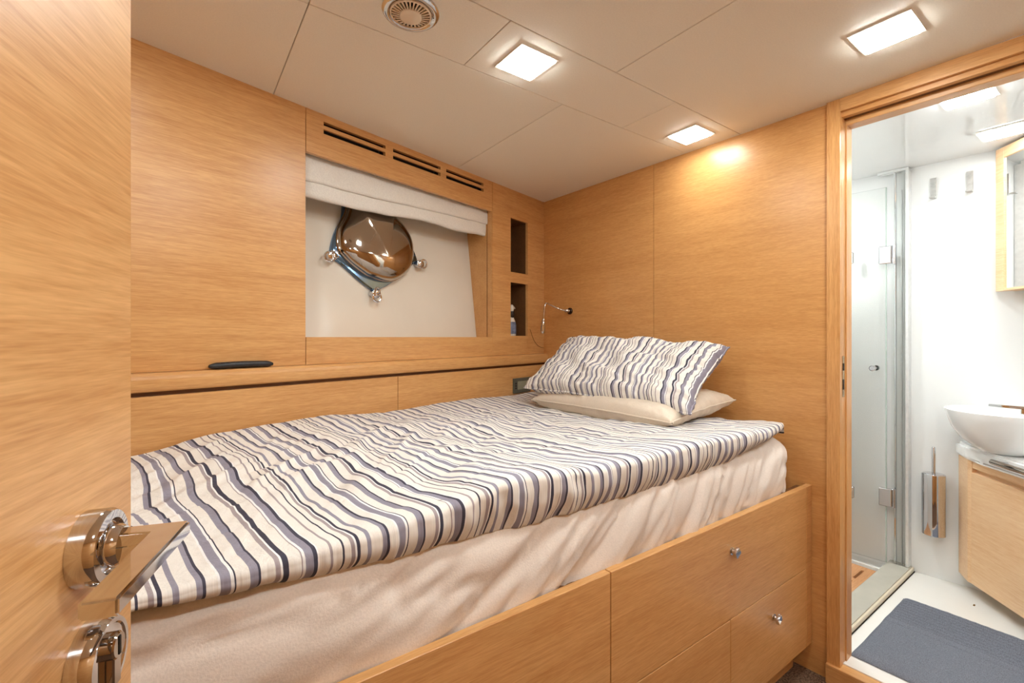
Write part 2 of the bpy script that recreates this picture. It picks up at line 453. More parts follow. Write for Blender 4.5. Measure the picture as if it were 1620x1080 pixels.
# --- bathroom shell
BFZ = .05
fx = lambda y: 2.8501 + (.669-y)*.0885
bpoly = [(1.90, 1.55), (1.90, -.45), (2.20, -.45), (2.868, .245), (fx(1.55), 1.55)]
struct('floor_bathroom', prism(nb(), [(1.85, .70), (1.872, -.45), (2.20, -.45), (2.30, -.3), (2.90, .245), (2.90, .70)], .0, .070), M_BATHF)
struct('ceiling_bathroom', B(1.90, 3.05, -.5, 1.6, CZ, CZ+.02), M_BATHC)
def wallseg(name, p, q, z0=0, z1=CZ, th=.02, m=M_BATHW, side=1):
    p = Vector((*p, 0)); q = Vector((*q, 0)); d = (q-p).normalized(); n = Vector((-d.y, d.x, 0))*side*th
    up = lambda v, z: Vector((v.x, v.y, z))
    return struct(name, hexa(nb(), [up(p, z0), up(q, z0), up(q+n, z0), up(p+n, z0), up(p, z1), up(q, z1), up(q+n, z1), up(p+n, z1)]), m)
wallseg('wall_bathroom_far', (fx(.2), .2), (fx(1.56), 1.56), side=-1)
wallseg('wall_bathroom_diagonal', (2.18, -.47), (2.884, .25), side=-1)
wallseg('wall_bathroom_end', (1.9, -.45), (2.25, -.45), side=-1)
wallseg('wall_shower_end', (1.87, 1.55), (2.84, 1.55), side=1)
bm = nb()
holed(bm, .55, 2.62, 0, CZ, [(DOOR[0]-.012, DOOR[1]+.014, 0, 1.935)], .0505, .0885, Q)
struct('wall_bathroom_entry', bm, M_BATHW)
# shower tray and curb
bm = nb()
box(bm, 1.90, 2.80, .752, 1.53, .0, .028)
box(bm, 2.765, 2.84, .752, 1.53, .028, .062, .004)
struct('shower_floor', bm, M_BATHF)
curb = struct('shower_curb', B(1.90, 2.846, .668, .752, .0, .0945, .002), M_STONE)
obj('curb_edge_strip', B(1.90, 2.846, .660, .668, .0, .0905, .001, 1), mat('cream_edge_strip', srgb(226, 214, 190), .3), curb)
obj('curb_joint', B(1.90, 2.846, .6572, .660, .0, .0735), M_GAP, curb)

# ================================================================== CEILING FIXTURES
def ceiling_lamp(x, y, m, label, group, half=.0575, lip=.010):
    r = empty('ceiling_light'); tag(r, label, 'ceiling light', group)
    bm = nb()
    h = half
    for a, b, c, d in ((-h-lip, h+lip, -h-lip, -h), (-h-lip, h+lip, h, h+lip), (-h-lip, -h, -h, h), (h, h+lip, -h, h)):
        box(bm, x+a, x+b, y+c, y+d, CZ-.004, CZ-.0002)
    obj('lamp_frame', bm, M_WHITEPL, r)
    obj('diffuser', B(x-h, x+h, y-h, y+h, CZ-.0085, CZ-.0005, .002, 2), m, r)
    return r
G = 'square ceiling lights in the cabin'
ceiling_lamp(.833, 1.08, M_LAMP, 'square recessed ceiling light above the middle of the bed, nearest the round vent', G)
ceiling_lamp(1.660, 1.078, M_LAMP3, 'small looking square ceiling light close to the head wall above the pillows', G)
ceiling_lamp(1.528, .412, M_LAMP, 'square cabin ceiling light nearest the bathroom doorway', G)
ceiling_lamp(.70, .38, M_LAMP2, 'unseen square fill light added over the open floor beside the bed', G)  # out-of-view lamp added as overall fill for the cabin
ceiling_lamp(.03, 1.08, M_LAMP, 'square cabin ceiling light over the foot end of the bed', G)
ceiling_lamp(.9, -.45, M_LAMP2, 'added square fill light at the unseen back of the cabin, on the bathroom side', G)  # added behind the camera for more even light
ceiling_lamp(.1, -.45, M_LAMP2, 'added square fill light at the unseen back of the cabin, behind the open door', G)  # second added rear lamp, unseen, fills from behind
G2 = 'ceiling lights in the bathroom'
ceiling_lamp(2.15, .36, M_BLAMP, 'bathroom ceiling light just inside the doorway head', G2)
ceiling_lamp(2.63, .34, M_BLAMP2, 'bathroom ceiling light farther in, above the washbasin corner', G2)
ceiling_lamp(2.12, -.16, M_BLAMP, 'added bathroom fill light, out of view in the corner beside the entry wall', G2)  # added beyond the frame as diffuse fill for the bathroom
ceiling_lamp(2.32, 1.12, M_BLAMP3, 'added fill light hidden inside the shower', G2)  # added out of view to brighten the shower and the vanity front
# round air vent
vx, vy = .4686, 1.078
r = empty('air_diffuser'); tag(r, 'round chrome ringed air vent in the cream ceiling', 'air vent')
obj('chrome_ring', lathe(nb(), (vx, vy, CZ), (0, 0, -1), [(.070, .0002), (.070, .004), (.066, .008), (.058, .009), (.052, .006), (.050, .0005)], 56), M_CHROME, r, True, 40)
obj('inner_bowl', lathe(nb(), (vx, vy, CZ), (0, 0, -1), [(.0515, .0002), (.0515, .006), (.048, .008), (.044, .004), (.030, .0005), (0, .0003)], 48), M_GAP, r, True, 40)
bm = nb()
for k in range(28):
    a = 2*PI*k/28; c, s = math.cos(a), math.sin(a)
    def fr(p, q, z): return Vector((vx + c*p - s*q, vy + s*p + c*q, z))
    hexa(bm, [fr(.024, -.0012, CZ-.013), fr(.049, -.0024, CZ-.008), fr(.049, .0024, CZ-.008), fr(.024, .0012, CZ-.013),
              fr(.024, -.0012, CZ-.010), fr(.049, -.0024, CZ-.003), fr(.049, .0024, CZ-.003), fr(.024, .0012, CZ-.010)])
obj('vane', bm, M_CREAMPL, r)
obj('centre_disc', lathe(nb(), (vx, vy, CZ), (0, 0, -1), [(.020, .0005), (.0265, .012), (.0265, .016), (.024, .018), (0, .019)], 40), M_CREAMPL, r, True, 40)
obj('rim_ring', lathe(nb(), (vx, vy, CZ), (0, 0, -1), [(.0515, .004), (.0505, .010), (.0475, .011), (.0465, .008), (.0475, .004)], 48), M_CREAMPL, r, True, 40)

# slotted wall vents above the window
for k, (a, b) in enumerate(VENTS):
    r = empty('slot_vent')
    tag(r, ['slotted air vent above the window, leftmost and longest in view', 'slotted air vent above the window, middle one of three',
            'slotted air vent above the window, nearest the narrow niches'][k], 'air vent', 'slotted vents over the window')
    obj('slat', B(a, b, .0, .010, 1.9465, 1.9600, fr=P), W_HULL, r)
    bm = nb()
    box(bm, a, b, .045, .047, 1.926, 1.978, fr=P)
    box(bm, a-.004, a-.0005, T, .045, 1.926, 1.978, fr=P); box(bm, b+.0005, b+.004, T, .045, 1.926, 1.978, fr=P)
    box(bm, a, b, T, .045, 1.975, 1.978, fr=P); box(bm, a, b, T, .045, 1.926, 1.929, fr=P)
    obj('duct_box', bm, M_GAP, r)

# ================================================================== WINDOW: blind and porthole
bl = empty('roman_blind'); tag(bl, 'off-white roman blind gathered up at the top of the window opening', 'blind')
def blind_layer(name, d, zt, tab, amp, seed, thick=.012):
    s0, s1 = WIN[0]-.003, WIN[1]+.003
    nu, nv = 120, 26
    def fn(i, j):
        s = s0 + (s1-s0)*i/nu; zb = interp(tab, s) + .004*fbm(s*6, seed, 0, 2)
        half = nv//2
        # front face down, round the hem, back up
        if j <= half:
            t = j/half; z = zt + (zb-zt)*t; bul = math.sin(PI*min(1, t*1.02))**.7*.010 + .012*t*t
            dd = d - bul + amp*fbm(s*9, z*14, seed, 3)
        else:
            t = (j-half)/(nv-half); z = zb + (zt-zb)*t; dd = d - .012*(1-t) + .010*math.sin(PI*t)*.4 + .006 + thick*.4
            if j == half+1: z = zb - .002
        return P(s, dd, z)
    return grid_surface(name, nu, nv, fn, M_BLIND, bl)
blind_layer('upper_fold', .045, 1.875, [(.48, 1.756), (.75, 1.760), (1.0, 1.770), (1.2, 1.778), (1.48, 1.785)], .004, 3.1)
blind_layer('lower_fold', .058, 1.87, [(.48, 1.702), (.68, 1.702), (.85, 1.708), (1.06, 1.725), (1.12, 1.722), (1.25, 1.716), (1.48, 1.724)], .005, 8.7)
obj('head_rail', B(WIN[0]+.002, WIN[1]-.004, .022, .060, 1.868, 1.895, fr=P), M_WHITEPL, bl)

ph = empty('porthole'); tag(ph, 'polished steel porthole cover clamped to the white hull behind the window opening', 'porthole')
OUT = [(0.752, 1.86), (0.7382, 1.755), (0.7218, 1.6974), (0.6861, 1.6283), (0.6801, 1.5495), (0.7039, 1.5173), (0.7353, 1.4906), (0.7776, 1.4644), (0.8168, 1.446), (0.8956, 1.4329),
       (0.9647, 1.4491), (1.0351, 1.503), (1.0628, 1.5665), (1.0614, 1.647), (1.0241, 1.7058), (0.9689, 1.7494), (0.956, 1.80), (.952, 1.86)]
def smooth_loop(pts, m=5):
    n = len(pts); out = []
    for i in range(n):
        p0, p1, p2, p3 = [Vector((*pts[(i+k) % n], 0)) for k in (-1, 0, 1, 2)]
        for k in range(m):
            t = k/m
            v = .5*((2*p1) + (p2-p0)*t + (2*p0-5*p1+4*p2-p3)*t*t + (3*p1-p0-3*p2+p3)*t**3)
            out.append((v.x, v.y))
    return out
loop = smooth_loop(OUT)
cs, cz = .878, 1.535
def shell(name, loop, base, prof, m, parent):
    bm = nb(); rings = []
    for sc, h in prof:
        if sc < 1e-6:
            rings.append([bm.verts.new(P(cs, hd(cz)-base-h, cz))])
        else:
            rings.append([bm.verts.new(P(cs+(s-cs)*sc, hd(cz+(z-cz)*sc)-base-h, cz+(z-cz)*sc)) for s, z in loop])
    n = len(loop)
    for r0, r1 in zip(rings, rings[1:]):
        for i in range(n):
            j = (i+1) % n
            if len(r1) == 1: bm.faces.new((r0[i], r0[j], r1[0]))
            else: bm.faces.new((r0[i], r0[j], r1[j], r1[i]))
    return obj(name, bm, m, parent, True, 50)
shell('domed_cover', loop, .022, [(1.0, -.004), (1.015, 0), (1.01, .004), (.985, .007)] + [(.97*math.cos(a*PI/2/14), .008+.062*math.sin(a*PI/2/14)) for a in range(0, 14)] + [(0, .070)], M_STEEL, ph)
# rounded-triangle flange behind the cover
TRI = [(.755, 1.80), (.715, 1.68), (.678, 1.61), (.655, 1.535), (.663, 1.508), (.70, 1.485), (.78, 1.425), (.835, 1.392), (.852, 1.388), (.870, 1.396), (.94, 1.432), (1.05, 1.518), (1.092, 1.545), (1.095, 1.57), (1.06, 1.64), (.98, 1.74), (.95, 1.80)]
tri = smooth_loop(TRI, 4)
bm = nb(); r0 = []; r1 = []; r2 = []
for s, z in tri:
    r0.append(bm.verts.new(P(s, hd(z)-.001, z))); r1.append(bm.verts.new(P(s, hd(z)-.012, z)))
    s2, z2 = cs+(s-cs)*.965, cz+(z-cz)*.965
    r2.append(bm.verts.new(P(s2, hd(z2)-.018, z2)))
n = len(tri)
for i in range(n):
    j = (i+1) % n
    bm.faces.new((r0[i], r0[j], r1[j], r1[i])); bm.faces.new((r1[i], r1[j], r2[j], r2[i]))
bm.faces.new(r2)
obj('flange', bm, M_BLUE, ph, True, 40)
for s, z, a in ((.650, 1.513, 3.6), (.842, 1.375, 4.75), (1.100, 1.535, .15)):
    bm = nb()
    c, q = math.cos(a), math.sin(a)
    def W(p, h, b=0): return P(s + c*p - q*b, hd(z)-h, z + q*p + c*b)
    lathe(bm, W(0, .002), -N, [(.017, 0), (.017, .022), (.020, .024), (.020, .034), (.012, .038), (0, .038)], 16)
    ring = [W(.016+.019*math.cos(t*2*PI/20), .036+.002*math.sin(t*2*PI/20), .019*math.sin(t*2*PI/20)) for t in range(21)]
    tube(bm, ring, .0042, 8, False)
    ring = [W(-.012+.013*math.cos(t*2*PI/16), .040, .013*math.sin(t*2*PI/16)) for t in range(17)]
    tube(bm, ring, .0028, 8, False)
    obj('clamp_screw', bm, M_CHROME, ph, True, 40)
obj('hinge_pin', tube(nb(), [P(.955, .10, 1.749), P(1.060, .10, 1.762)], .012, 16), M_STEEL, ph, True, 40)

# small things on the hull-side wall
bt = empty('spray_bottle'); tag(bt, 'small white and blue-grey bottle with black neck in the lower niche', 'bottle')
bb = P(1.716, .058, 1.1962)
obj('bottle_body', lathe(nb(), bb, (0, 0, 1), [(0, 0), (.024, 0), (.027, .005), (.028, .03), (.027, .062), (.022, .085), (.014, .102), (.011, .108)], 28, 1.1, .8, U), M_WHITEPL, bt, True, 50)
obj('printed_label', lathe(nb(), bb, (0, 0, 1), [(.0283, .012), (.0290, .03), (.0282, .062), (.0240, .080)], 28, 1.1, .8, U), M_LABEL, bt, True)
obj('neck_collar', lathe(nb(), bb, (0, 0, 1), [(.011, .104), (.014, .108), (.015, .128), (.012, .140), (0, .141)], 20), M_BLACK, bt, True, 40)
bm = nb(); lathe(bm, bb, (0, 0, 1), [(.009, .140), (.012, .146), (.014, .160), (.011, .172), (.005, .178), (0, .178)], 20)
tube(bm, [bb+Vector((0, 0, .160)), bb+U*.018+Vector((0, 0, .163)), bb+U*.030+Vector((0, 0, .158))], [.008, .006, .003], 10)
obj('spray_head', bm, M_WHITEPL, bt, True, 40)

ct = empty('control_panel'); tag(ct, 'grey rectangular control panel with display on the low wall behind the pillows', 'control panel')
obj('frame', B(1.615, 1.768, -.038, -.0302, .884, .966, .003, 2, fr=P), M_GREYPL, ct)
obj('display', B(1.648, 1.735, -.0395, -.0382, .903, .948, .0005, 1, fr=P), M_SCREEN, ct)
bm = nb()
for z in (.912, .925, .938): box(bm, 1.628, 1.640, -.0395, -.0382, z-.004, z+.004, fr=P)
obj('button', bm, M_BLACK, ct)

rm = empty('remote_control'); tag(rm, 'slim black remote control lying on the wooden ledge', 'remote control')
bm = nb()
pts = [P(.178 + (.364-.178)*k/20, -.014, 1.1015 + .0028*math.sin(k/20*PI) ) for k in range(21)]
rr = [.0045 + .0058*min(1, (min(k, 20-k))/1.6) for k in range(21)]
tube(bm, pts, rr, 16)
obj('housing', bm, M_BLACK, rm, True, 60)
bm = nb()
for k in range(5):
    lathe(bm, P(.205+.014*k, -.019, 1.1100), (0, 0, 1), [(.0042, -.002), (.0042, .0012), (0, .0018)], 12)
obj('button', bm, mat('dark_grey_rubber', (.03, .028, .03, 1), .5), rm)

# reading lamp with bent neck on the head wall
rl = empty('reading_lamp'); tag(rl, 'small chrome gooseneck reading lamp mounted on the head wall near the corner', 'lamp')
m0 = Vector((1.7875, 1.913, 1.336))
obj('wall_rose', lathe(nb(), m0, (-1, 0, 0), [(0, -.0005), (.0185, -.0005), (.0185, .006), (.016, .009), (0, .010)], 28), mat('dark_bronze', (.06, .035, .025, 1), .25, .8), rl, True, 40)
obj('socket', lathe(nb(), m0+Vector((-.009, 0, 0)), (-.9, .35, .1), [(.009, 0), (.009, .020), (.007, .026), (0, .027)], 16), M_CHROME, rl, True, 40)
neck = catmull([m0+Vector((-.030, .010, .003)), (1.725, 1.950, 1.352), (1.690, 1.962, 1.368), (1.661, 1.965, 1.378), (1.647, 1.966, 1.366), (1.641, 1.9665, 1.32), (1.6355, 1.967, 1.280)], 8)
obj('neck', tube(nb(), neck, .0045, 10), M_CHROME, rl, True, 50)
obj('lamp_head', lathe(nb(), (1.6360, 1.967, 1.288), (-.05, .01, -1), [(0, 0), (.0075, 0), (.0085, .010), (.0115, .030), (.0125, .074), (.0110, .078), (.009, .076), (0, .074)], 24), M_CHROME, rl, True, 40)
obj('cable', tube(nb(), catmull([P(1.812, -.002, 1.235), P(1.85, -.0025, 1.17), P(1.90, -.0025, 1.135), P(1.952, -.0025, 1.125)], 6), .0012, 6), mat('brown_cable', srgb(120, 78, 36), .6), rl)

# ================================================================== BED
bed = empty('bed_base'); tag(bed, 'built-in oak berth base with drawers under the bed', 'bed')
YF = .707
XE = 1.8300
def front(name, x0, x1, z0, z1, parent=bed):
    g = .0013
    return obj(name, B(x0+g, x1-g, YF, YF+.020, z0+g, z1-g, .001, 1), W_X, parent)
front('side_panel', -.58, .7840, .100, .665)
d1 = front('drawer', .7840, 1.7855, .3780, .665)
d2 = front('drawer', 1.2870, 1.7855, .100, .3780)
d3 = front('drawer', .7840, 1.2870, .100, .3780)
front('end_stile', 1.7855, XE, .100, .665)
obj('plinth', B(-.58, 1.80, YF+.05, YF+.07, .0, .100), W_X, bed)
obj('carcass', B(-.58, 1.815, YF+.0215, YF+.045, .095, .655), W_DARK, bed)
bm = nb()
def yb(x): return ywall(x)-.045
hexa(bm, [Vector((-.58, YF+.045, .60)), Vector((1.80, YF+.045, .60)), Vector((1.785, yb(1.785), .60)), Vector((-.58, yb(-.58), .60)),
          Vector((-.58, YF+.045, .618)), Vector((1.80, YF+.045, .618)), Vector((1.785, yb(1.785), .618)), Vector((-.58, yb(-.58), .618))])
obj('mattress_board', bm, W_X, bed)
def knob(x, z, parent):
    bm = nb()
    lathe(bm, (x, YF, z), (0, -1, 0), [(.011, 0), (.011, .003), (.006, .004), (.0055, .010), (.008, .012), (0, .013)], 20)
    r = .0125
    c, s = math.cos(.5), math.sin(.5)
    fr = lambda a, b, d: Vector((x + c*a - s*d, YF-.0105-b, z + s*a + c*d))
    box(bm, -r, r, 0, .011, -r*.8, r*.8, .0028, 2, fr=fr)
    obj('knob', bm, M_CHROME, parent, True, 30)
knob(1.2907, .5746, d1); knob(1.5451, .2931, d2); knob(1.035, .236, d3)

# fitted-sheet mattress
def hullx(v):        # squeeze y so the mattress follows the slanting hull wall
    return v
mtx0, mtx1 = -.42, 1.768
my0, mz0, mz1, mr = .738, .618, .842, .055
def section(n_side=14, n_arc=10, n_top=40):
    """front-bottom -> up the front face -> over the top -> down at the wall; returns (y-fraction 0..1, offset y, z)"""
    pts = []
    for k in range(n_side+1): pts.append((0, 0.0, mz0 + (mz1-mr-mz0)*k/n_side))
    for k in range(1, n_arc+1):
        a = PI/2*k/n_arc; pts.append((0, mr*(1-math.cos(a)), mz1-mr + mr*math.sin(a)))
    for k in range(1, n_top+1): pts.append((k/n_top, mr, mz1))
    pts.append((1, mr, mz0+.05))
    return pts
SEC = section()
def matt(i, j):
    NX = 220
    x = mtx0 + (mtx1-mtx0)*i/NX
    f, oy, z = SEC[j]
    e = 0.0
    q = (x-(mtx1-.11))/.11
    if q > 0:  # rounded head end
        e = (1-math.sqrt(max(0, 1-q*q)))*.10
    y = my0 + oy + e
    yback = ywall(min(x, 1.75)) - .06
    y = y + (yback-y)*f
    z = z - e*.35*(z-mz0)/(mz1-mz0)
    # fabric creases: diagonal on the front face
    ff = min(1, max(0, (z-mz0)/.05))
    side = 1 if j <= 24 else .25
    ph_ = math.radians(6 + 40*min(1, max(0, (x-.2)/1.3))); zz = (z-mz0)
    la, lb = x*math.cos(ph_) + zz*math.sin(ph_), -x*math.sin(ph_) + zz*math.cos(ph_)
    wv = fbm(la*1.8, lb*13, 2.3, 2); wr_ = abs(fbm(la*2.4+3, lb*19 + .6*wv, 6.1, 2)); wq = abs(fbm(la*5, lb*42 + wv, 1.4, 2))
    wp = fbm(x*26 + zz*7, zz*4, 8.8, 2)*math.exp(-((x-1.10)/.25)**2)
    amp = side*(.011*wv - .013*max(0, 1-wr_*5)**1.5*.8 + .006*(.3-wq) + .004*wp)
    bul = .014*math.sin(PI*min(1, max(0, (z-mz0)/(mz1-mz0)))) if f == 0 else 0
    y -= (amp + bul)
    return Vector((x, y, z + (.3*amp if f > 0 else 0)))
me_ = grid_surface('mattress', 220, len(SEC)-1, matt, M_SHEET)
# close the head end
tag(me_, 'thick mattress in a creased beige fitted sheet inside the berth', 'mattress')
bm = bmesh.new(); bm.from_mesh(me_.data)
ed = [e for e in bm.edges if e.is_boundary and all(v.co.x > mtx1-.0005 for v in e.verts)]
r_ = bmesh.ops.edgeloop_fill(bm, edges=ed) if False else None
vs = sorted({v for e in ed for v in e.verts}, key=lambda v: v.index)
if len(vs) > 2:
    base = [bm.verts.new((vs[-1].co.x, vs[-1].co.y, mz0)), bm.verts.new((vs[0].co.x, vs[0].co.y, mz0))]
    try: bm.faces.new(vs + base[:1])
    except Exception: pass
bm.to_mesh(me_.data); bm.free()

# duvet
BACK = [(-.45, .885), (-.1, .880), (.1, .912), (.4, .918), (.66, .897), (.99, .902), (1.6, .889), (1.8, .886)]
RIDGE = [(-.45, .874), (0, .874), (.2, .879), (.36, .893), (.55, .918), (.77, .902), (1.0, .900), (1.3, .900), (1.6, .896), (1.8, .885)]
BOT = [(-.45, .875), (-.045, .852), (.08, .838), (.19, .829), (.37, .820), (.6, .810), (.97, .809), (1.29, .819), (1.5, .842), (1.62, .858), (1.8, .870)]
dx0, dx1 = -.43, 1.775
NXD, NTOP, NARC, NF, NC = 420, 190, 12, 16, 10
def topz(x, y):
    yb_ = ywall(x) - .035
    f = min(1, max(0, (y-.76)/(yb_-.76)))
    a = interp(RIDGE, x); b = interp(BACK, x)
    k = f*f*(3-2*f)
    z = a*(1-k) + b*k
    mid = math.sin(PI*f)
    dip = .012 + .020*(1/(1+math.exp(-(x-.9)*8)))
    z -= dip*mid
    # under the pillows the cloth is pressed down flat
    w = mid
    z += w*(.012*fbm(x*2.2+.4, y*2.6, 1.7, 2))
    z += (.35+.65*w)*(.0070*fbm(x*4.0+y*2.0, y*5.0-x*2, 4.2, 3)) - (.4+.6*w)*.0045*(max(0, .3-abs(fbm(x*6.5-y*5, y*4.5+x*3, 12.2, 2)))/.3)**2
    # gathered creases radiating across the bed
    c = fbm(x*7 - y*4.5, y*3.2 + x*1.5, 7.7, 3)
    z += (.2+.8*w)*.006*(1-abs(c)*3)
    return z
def duv(i, j):
    x = dx0 + (dx1-dx0)*i/NXD
    yb_ = ywall(min(x, 1.79)) - .034
    zb = interp(BOT, x) + .0035*fbm(x*9, 3.3, 0, 2)
    # section runs from the wall to the front, over the nose and curls under
    yf = .716 + .004*fbm(x*5, 1.1, 0, 2)
    zr = interp(RIDGE, x)
    # head end corner pulls back from the nose
    if x > 1.52: yf += .055*((x-1.52)/.25)**2
    R = min(.020, max(.008, (zr-zb)*.35))
    if j <= NTOP:
        t = j/NTOP; y = yb_ + (yf+R-yb_)*t
        z = topz(x, y)
        if t < .04: z -= .02*(1-t/.04)**2
    elif j <= NTOP+NARC:
        a = PI/2*(j-NTOP)/NARC
        z0 = topz(x, yf+R); y = yf + R - R*math.sin(a); z = z0 - R*.9*(1-math.cos(a))
    elif j <= NTOP+NARC+NF:
        t = (j-NTOP-NARC)/NF; z1 = topz(x, yf+R) - R*.9
        y = yf - .003*math.sin(PI*t) + .020*t*t ; z = z1 + (zb-z1)*t
    else:
        t = (j-NTOP-NARC-NF)/NC; a = t*PI/2
        y = yf + .020 + .022*math.sin(a); z = zb - .004*math.sin(a*2) + .006*(1-math.cos(a))
    if j > NTOP*.98:
        y += (.0055 + .0045*math.exp(-((x-.62)/.25)**2))*fbm(x*24, z*10, 5.5, 3)
    # roll-off at the head end
    q = (x-(dx1-.045))/.045
    if q > 0: z = z - .030*(1-math.sqrt(max(0, 1-q*q)))
    return Vector((x, y, z))
def duvuv(i, j):
    p = duv(i, j); x, y = p.x, p.y
    v = max(0, y-.72) + (0 if y > .75 else 0)
    t = 1 - max(0, min(1, (x+.1)/1.9))
    w = math.sin(PI*min(1, max(0, (y-.74)/.95)))
    wx = x + .16*(y-.72)*(.35+.65*t) + .060*w*fbm(x*1.3+2, y*2.6, 3.0, 1) + .005*w*fbm(x*4, y*7, 6, 2)
    # cloth bunched towards the head
    return (wx, v)
_cache = {}
duvf = lambda i, j: _cache.setdefault((i, j), duv(i, j))
dv = grid_surface('duvet', NXD, NTOP+NARC+NF+NC, duvf, M_DUVET, uvfn=duvuv)
tag(dv, 'cream duvet with slate and grey stripes spread over the whole bed', 'duvet')

# pillows
def pillow(name, center, eu, ev, L, Wd, T, m, seed, label, sag=0.0, seam=True, inset=.07, wr=.012, fr_n=None, bend=0.0):
    eu = Vector(eu).normalized(); ev = Vector(ev); ev = (ev - eu*ev.dot(eu)).normalized(); en = eu.cross(ev).normalized()
    if en.z < 0: en = -en
    nu, nv = 110, 70
    root = empty(name); tag(root, label, 'pillow')
    def surf(sign):
        def fn(i, j):
            u = -1 + 2*i/nu; v = -1 + 2*j/nv
            x = L/2*u*(1-inset*(1-v*v)); y = Wd/2*v*(1-inset*1.3*(1-u*u))
            e = max(0, (1-u**4))**.46 * max(0, (1-v**4))**.42
            z = T/2*sign*e
            c = 1-(1-abs(u))*(1-abs(v))
            z += sign*wr*e*fbm(u*3.0+seed, v*2.4, seed, 3)
            # puckers that run in from the seams
            ed = max(abs(u), abs(v))**4
            z += sign*.5*wr*min(1, e*3)*ed*fbm(u*14+seed, v*11, seed*2, 2)
            y += .006*fbm(u*4, seed, 1, 2)*(1-u*u) ; x += .006*fbm(v*5, seed, 3, 2)
            z += -sag*(u*u) + bend*(v*v)
            return Vector(center) + eu*x + ev*y + en*z
        return fn
    # one closed body: top sheet and bottom sheet
    nv1 = nv+1
    ft, fb = surf(1), surf(-1)
    verts = []; idx = {}
    for sgn, f in ((1, ft), (-1, fb)):
        for i in range(nu+1):
            for j in range(nv1):
                if sgn == -1 and (i in (0, nu) or j in (0, nv)): idx[sgn, i, j] = idx[1, i, j]; continue
                idx[sgn, i, j] = len(verts); verts.append((f(i, j), i, j))
    faces = []
    for i in range(nu):
        for j in range(nv):
            faces.append((idx[1, i, j], idx[1, i+1, j], idx[1, i+1, j+1], idx[1, i, j+1]))
            faces.append((idx[-1, i, j], idx[-1, i, j+1], idx[-1, i+1, j+1], idx[-1, i+1, j]))
    me = bpy.data.meshes.new(name+'_body'); me.from_pydata([tuple(v[0]) for v in verts], [], faces)
    uv = me.uv_layers.new(name='cloth')
    for p in me.polygons:
        for li, vi in zip(p.loop_indices, p.vertices):
            _, i, j = verts[vi]
            uv.data[li].uv = (L*(i/nu) + seed + .005*fbm(i*.05, j*.06, seed, 2), Wd*j/nv)
    me.materials.append(m); me.shade_smooth()
    link('pillow_case', me, root)
    # seam piping round the edge
    lp = [ft(i, 0) for i in range(nu+1)] + [ft(nu, j) for j in range(1, nv1)] + [ft(i, nv) for i in range(nu-1, -1, -1)] + [ft(0, j) for j in range(nv-1, 0, -1)]
    o = obj('seam', tube(nb(), lp + lp[:1], .0035, 6, False), m, root, True)
    uvl = o.data.uv_layers.new(name='cloth')
    for p in o.data.polygons:
        for li, vi in zip(p.loop_indices, p.vertices):
            d = (o.data.vertices[vi].co - Vector(center)).dot(eu)
            uvl.data[li].uv = (d + L/2 + seed, 0)
    return root
pillow('pillow', (1.545, 1.315, .922), (-.02, 1, 0.0), (1, 0, .10), .74, .43, .130, M_PILLOW, 3.3,
       'plain beige pillow lying flat on the duvet, under the striped pillow', sag=.0, wr=.012)
pillow('pillow', (1.515, 1.330, 1.052), (-.10, .735, .025), (.25, .0, .175), .80, .385, .150, M_PSTRIPE, 5.2,
       'striped grey and cream pillow propped on the beige pillow', sag=.0, wr=.024, inset=.06)

# ================================================================== OPEN CABIN DOOR (left foreground)
DD = Vector((math.cos(DA), math.sin(DA), 0)); DN = Vector((math.sin(DA), -math.cos(DA), 0))
DE = Vector((-.0297, .4657, 0))
def K(a, h, z): return DE - DD*a + DN*h + Vector((0, 0, z))    # a from the free edge towards the hinges, h off the face
cd = empty('cabin_door'); tag(cd, 'oak cabin door standing open in the left foreground', 'door')
obj('door_leaf', B(0, .66, -.040, 0, .02, 1.94, .0012, 1, fr=K), W_DOOR, cd)
# lever
lh = empty('lever_handle'); lh.parent = cd
zh = 1.053
ra = .064
obj('rose', lathe(nb(), K(ra, 0, zh), DN, [(0, .0002), (.0240, .0002), (.0240, .012), (.0225, .0145), (.0175, .0150), (.0160, .0120), (0, .0120)], 56), M_CHROME, lh, True, 35)
obj('spindle_collar', lathe(nb(), K(ra, .012, zh), DN, [(.0135, 0), (.0135, .006), (.0115, .009), (0, .009)], 32), M_CHROME, lh, True, 35)
bm = nb()
zt = 1.0625; th = .0095
# flat L-shaped lever with a mitred corner: neck leaves the rose, grip runs back parallel to the door
Lp = [(.0585, .018), (.0585, .057), (.160, .057), (.160, .0405), (.0715, .0405), (.0715, .018)]
lo = [bm.verts.new(K(a, h, zt-th)) for a, h in Lp]; hi = [bm.verts.new(K(a, h, zt)) for a, h in Lp]
fs = [bm.faces.new(lo[::-1]), bm.faces.new(hi)] + [bm.faces.new((lo[i], lo[(i+1) % 6], hi[(i+1) % 6], hi[i])) for i in range(6)]
bmesh.ops.bevel(bm, geom=list({e for f in fs for e in f.edges}), offset=.0013, segments=2, affect='EDGES')
box(bm, .0588, .0712, .012, .040, zt-.020, zt-.0085, .001, 1, fr=K)
obj('lever', bm, M_CHROME, lh, True, 30)
ck = empty('lock_escutcheon'); ck.parent = cd
zc = .980
obj('rose', lathe(nb(), K(ra, 0, zc), DN, [(0, .0002), (.0255, .0002), (.0255, .011), (.0235, .0140), (.0205, .0140), (.0195, .0130), (0, .0130)], 56), M_CHROME, ck, True, 35)
bm = nb()
lathe(bm, K(ra, .0125, zc+.007), DN, [(.0085, 0), (.0085, .005), (.0075, .006), (0, .006)], 28)
box(bm, ra-.005, ra+.005, .0125, .0175, zc-.019, zc+.004, .001, 1, fr=K)
obj('lock_cylinder', bm, M_STEEL, ck, True, 35)
